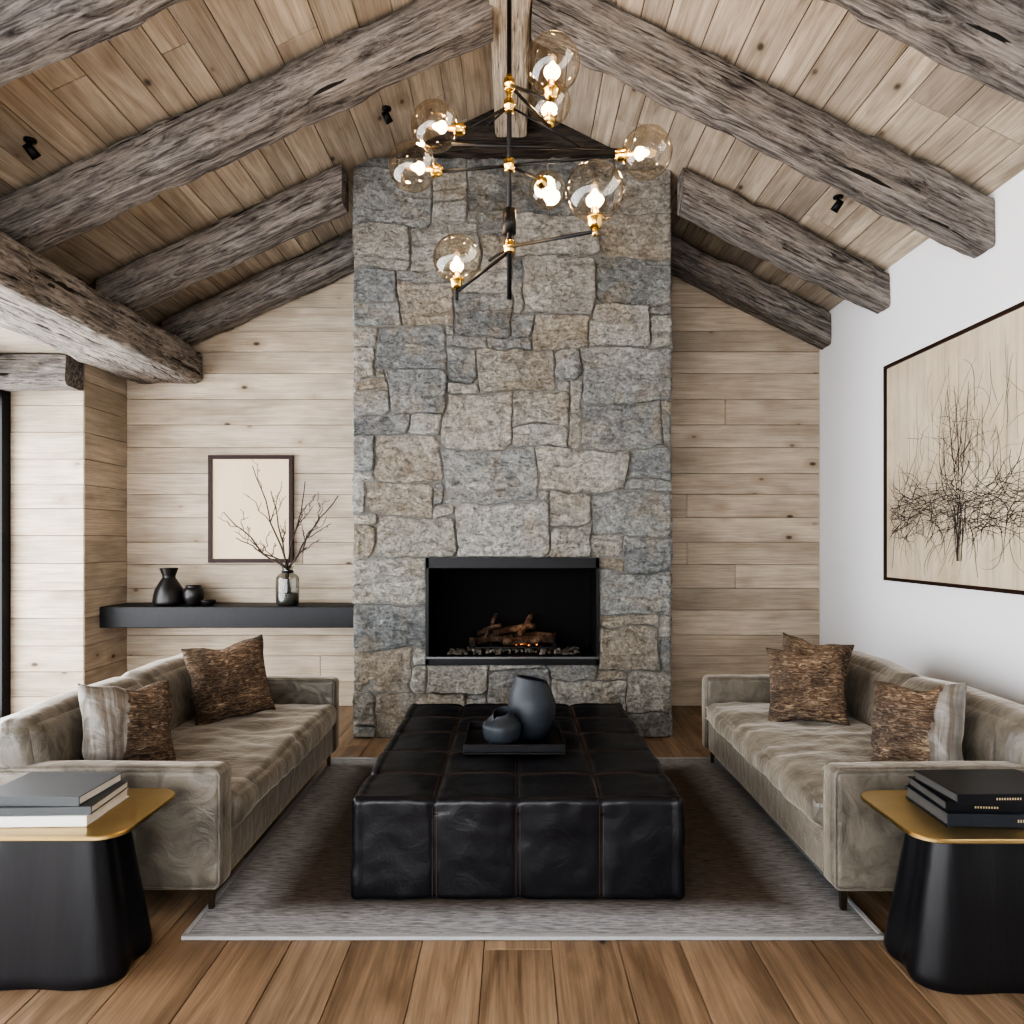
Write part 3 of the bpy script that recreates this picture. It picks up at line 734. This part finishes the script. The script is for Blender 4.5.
def pillow(loc,normal,size,th,mats,roll=0,split=None,seed=0):
    n=34; z=Vector(normal).normalized(); up=Vector((0,0,1)); y=(up-z*up.dot(z)).normalized(); x=y.cross(z)
    M=frame(loc,x,y)@Matrix.Rotation(roll,4,'Z'); mb=MB()
    for sg in (1,-1):
        pts=[]
        for i in range(n+1):
            for j in range(n+1):
                u=-1+2*i/n; v=-1+2*j/n
                px=size/2*u*(1-.08*(1-v*v)); py=size/2*v*(1-.08*(1-u*u))
                k=max(0,(1-abs(u)**2.2))*max(0,(1-abs(v)**2.2))
                h=th/2*k**.42
                h+=k**.5*(nz3(u*1.7+seed,v*1.7,sg)*.028+nz3(u*4+seed,v*4,sg+3)*.012)
                py-=.025*math.exp(-(u/.35)**2)*max(0,v)**2
                pts.append((px+nz3(u*2,v*2,seed)*.014,py+nz3(u*2,v*2,seed+9)*.014,sg*max(h,.0)))
        if sg<0: pts=[pts[i*(n+1)+j] for j in range(n+1) for i in range(n+1)]
        mb.grid(pts,n+1,n+1,0)
    if split is not None:
        nx,ny,dd=split
        for fi,f in enumerate(mb.f):
            cx=sum(mb.v[k][0] for k in f)/4; cy=sum(mb.v[k][1] for k in f)/4
            if cx*nx+cy*ny>dd: mb.m[fi]=1
    o=mb.obj('throw_pillow',mats,True,None,merge=.0003); o.matrix_world=M
    return o
pillow((-1.61,4.08,.655),(.60,-.78,.24),.45,.17,[M_brown],math.radians(6),seed=1)
pillow((-1.68,3.14,.635),(.80,-.50,.38),.40,.18,[M_brown,M_grey],math.radians(-8),(-1,.12,.045),seed=2)
pillow((1.735,4.20,.665),(-.72,-.66,.20),.43,.15,[M_brown],math.radians(-4),seed=3)
pillow((1.62,3.99,.645),(-.50,-.84,.26),.42,.15,[M_brown],math.radians(5),seed=4)
pillow((1.755,3.14,.635),(-.78,-.52,.38),.40,.18,[M_brown,M_grey],math.radians(8),(1,-.12,.10),seed=5)
# ------------------------------------------------------------------ side tables
def side_table(cx,cy):
    mb=MB(); Ht=.507; seg=144; n=18
    def prof(t): return (1-.30*t)*(1-.05*max(0,1-t/.07)**2)
    b=len(mb.v)
    for k in range(seg):
        an=2*math.pi*k/seg
        rr_=.91+.09*math.cos(4*(an-math.pi/4))
        ca,sa=math.cos(an),math.sin(an)
        e=(abs(ca)**2.3+abs(sa)**2.3)**(-1/2.3)
        for j in range(n+1):
            t=(j/n)**1.6; s=prof(t); mb.v.append((cx+.318*rr_*e*ca*s,cy+.19*rr_*e*sa*s,.001+Ht*t))
    for k in range(seg):
        k2=(k+1)%seg
        for j in range(n): mb.f.append((b+k*(n+1)+j,b+k2*(n+1)+j,b+k2*(n+1)+j+1,b+k*(n+1)+j+1)); mb.m.append(0)
    mb.f.append(tuple(b+k*(n+1)+n for k in range(seg))); mb.m.append(0)
    ped=mb.obj('lobed_pedestal',M_tbl,True)
    mb=MB(); hx,hy,rc=.32,.222,.085; outl=[]
    for (sx,sy,a0) in ((1,1,0),(-1,1,90),(-1,-1,180),(1,-1,270)):
        for k in range(10):
            an=math.radians(a0+90*k/9); outl.append((sx*(hx-rc)+rc*math.cos(an),sy*(hy-rc)+rc*math.sin(an)))
    z0=Ht+.001; N=len(outl); b=0
    for (sc,z) in ((.985,z0),(1,z0+.003),(1,z0+.012),(.99,z0+.015)):
        for (x,y) in outl: mb.v.append((cx+x*sc,cy+y*sc,z))
    for q in range(3):
        for k in range(N): k2=(k+1)%N; mb.f.append((q*N+k,q*N+k2,(q+1)*N+k2,(q+1)*N+k)); mb.m.append(0)
    mb.f.append(tuple(range(N))[::-1]); mb.m.append(0); mb.f.append(tuple(3*N+k for k in range(N))); mb.m.append(0)
    top=mb.obj('brass_top',M_brass,False)
    group('side_table',[ped,top],(cx,cy,0))
side_table(-1.555,2.47); side_table(1.575,2.45)
TT=.5245
def books(specs,cx,cy,mats,gilt=None):
    mb=MB(); z=TT; gi=len(mats)
    for (w,d,h,rot,cov,dx,dy,marks) in specs:
        c,s=math.cos(rot),math.sin(rot); k0=len(mb.v)
        mb.box(-w/2,w/2,-d/2,d/2,z,z+.003,cov); mb.box(-w/2,w/2,-d/2,d/2,z+h-.003,z+h,cov)
        mb.box(-w/2+.004,w/2-.004,-d/2+.006,d/2-.004,z+.003,z+h-.003,0)
        mb.box(-w/2,w/2,-d/2,-d/2+.005,z+.003,z+h-.003,cov)   # spine
        if gilt:
            for (x0,n) in marks:
                for i in range(n):
                    x=x0+i*.0085; mb.box(x,x+.0045,-d/2-.0006,-d/2+.001,z+h*.40,z+h*.62,gi)
        for k in range(k0,len(mb.v)):
            x,y,zz=mb.v[k]; mb.v[k]=(cx+dx+x*c-y*s,cy+dy+x*s+y*c,zz)
        z+=h+.0005
    return mb.obj('book_stack',mats+([gilt] if gilt else []),False)
M_pages=simple('book_pages',(.55,.51,.44),.85,0,.15,90,.1)
M_pages2=simple('dark_edge_pages',(.05,.048,.045),.85,0,.15,90,.1)
M_c1=simple('cover_slate',(.065,.07,.073),.5,0,.1,20,0,.25); M_c2=simple('cover_ivory',(.56,.55,.52),.55,0,.08,20,0); M_c3=simple('cover_black',(.008,.008,.010),.4,0,.2,20,0,.2); M_c4=simple('cover_navy',(.018,.022,.028),.45,0,.2,20,0,.2)
books([(.38,.27,.034,.03,2,-.01,0,[]),(.37,.26,.026,.06,3,.0,0,[]),(.33,.25,.030,-.02,1,-.01,.01,[])],-1.565,2.455,[M_pages,M_c1,M_c2,M_c1])
books([(.40,.27,.042,-.04,1,0,0,[(.02,5)]),(.38,.26,.030,-.07,2,-.0,.01,[(-.1,9)]),(.37,.25,.032,.02,2,.01,.0,[(-.06,10)])],1.605,2.45,[M_pages2,M_c4,M_c3],simple('gilt_tooling',(.55,.45,.28),.4,.6,.1,20,0))
# ------------------------------------------------------------------ chandelier
CXc,CYc=-.02,3.02
rod=MB(); brs=MB(); gl=MB(); bl=MB()
rod.tube([(CXc,CYc,2.46),(CXc,CYc,4.40)],.010,12)
rod.lathe([(0,.0),(.065,0),(.065,-.02),(.05,-.03),(0,-.03)],(CXc,CYc,4.395),32)
rod.lathe([(0,0),(.028,0),(.028,.10),(0,.10)],(CXc,CYc,2.735),20)
def hub(z,h=.055,r=.022):
    brs.lathe([(0,-h/2),(r*.8,-h/2),(r,-h/2+.006),(r,-.006),(r*1.15,-.004),(r*1.15,.004),(r,.006),(r,h/2-.006),(r*.8,h/2),(0,h/2)],(CXc,CYc,z),24)
for z in (3.36,3.27,3.02,2.68): hub(z)
brs.tube([(CXc,CYc,3.25),(CXc,CYc,3.40)],.012,12)
def globe(c,r,ax,hubz):
    c=Vector(c); ax=Vector(ax).normalized()
    n=24; gl.lathe([(r*math.sin(math.pi*i/n),-r*math.cos(math.pi*i/n)) for i in range(2,n+1)],c,40,0,ax)
    base=c-ax*r*.99
    brs.lathe([(0,-.03),(.014,-.03),(.024,-.018),(.026,.004),(.030,.006),(.030,.014),(.014,.016),(.012,.045),(0,.045)],base,24,0,ax)
    bl.lathe([(0,0.0),(.007,.002),(.014,.02),(.017,.036),(.013,.052),(.006,.062),(0,.064)],base+ax*.045,16,0,ax)
    p=bpy.data.lights.new('bulb_light','POINT'); p.energy=5; p.color=(1,.72,.45); p.shadow_soft_size=.03
    po=bpy.data.objects.new('bulb_light',p); bpy.context.collection.objects.link(po); po.location=base+ax*.135; BL.append(po)
    return base-ax*.03
BL=[]
def arm(pts,r=.0068): rod.tube(pts,r,8)
hp=lambda z:(CXc,CYc,z)
G=[((.146,2.72,3.25),.103,(.05,-.1,1),3.36),
 ((.165,3.38,3.50),.100,(0,.2,1),3.36),
 ((-.332,3.02,3.185),.100,(-1,0,.12),3.27),
 ((-.43,3.06,3.035),.100,(-1,.0,.15),3.02),
 ((.536,2.90,3.01),.101,(1,0,.1),3.02),
 ((.160,3.46,3.13),.088,(.4,1,.0),3.02),
 ((.283,2.52,2.67),.102,(0,0,1),2.68),
 ((-.243,3.06,2.645),.100,(0,0,1),2.68)]
for i,(c,r,ax,hz) in enumerate(G):
    e=globe(c,r,ax,hz)
    if i==6:
        arm([hp(2.68),(c[0],c[1],2.53)]); brs.tube([(c[0],c[1],2.515),tuple(e)],.009,10)
        arm([hp(2.68),(-2*.02-c[0]*.25,2*CYc-c[1]-.25,2.72)])
    elif i==7:
        arm([hp(2.66),(c[0],c[1],2.505)]); rod.tube([tuple(e),(c[0],c[1],2.47)],.007,8)
    else: arm([hp(hz),tuple(e)])
arm([(-.26,3.0,3.10),(.47,3.05,3.10)])
rod.tube([(CXc-.09,CYc-.0,3.19),(CXc,CYc,3.27)],.005,6); rod.tube([(CXc+.3,CYc,3.10),(CXc,CYc,3.27)],.005,6)
parts=[rod.obj('rod_and_arms',M_black),brs.obj('brass_fittings',M_gold),gl.obj('glass_globes',M_globe),bl.obj('bulbs',M_bulb)]
group('globe_chandelier',parts+BL,(CXc,CYc,4.40))
def spot(x,y):
    z=ceilz(x)-.055; mb=MB()
    mb.lathe([(0,0),(.03,0),(.03,-.012),(0,-.012)],(x,y,z),20); mb.tube([(x,y,z-.008),(x,y,z-.04)],.006,8)
    mb.lathe([(0,-.036),(.022,-.036),(.026,.036),(.021,.036),(.018,0),(0,0)],(x,y+.01,z-.055),20,0,(-.35*(1 if x>0 else -1),.5,-.6)); mb.obj('ceiling_spotlight',M_black)
spot(2.08,4.62); spot(-.84,4.75); spot(-2.50,3.72); spot(.85,3.6)
# ------------------------------------------------------------------ light
w=bpy.data.worlds.new('World'); bpy.context.scene.world=w; w.use_nodes=True
bg=w.node_tree.nodes['Background']; bg.inputs[0].default_value=(.955,.97,1,1); bg.inputs[1].default_value=9.0
vs=bpy.context.scene.view_settings
vs.view_transform='AgX'
try: vs.look='AgX - High Contrast'
except Exception as e: print(e)
vs.exposure=.22
# camera
cam=bpy.data.cameras.new('camera'); co_=bpy.data.objects.new('camera',cam); bpy.context.collection.objects.link(co_)
co_.location=(0,0,H); co_.rotation_euler=(math.radians(90),0,0); cam.sensor_width=36; cam.lens=25.31; cam.shift_y=28/1024; cam.shift_x=-2/1024; cam.clip_start=.02
bpy.context.scene.camera=co_
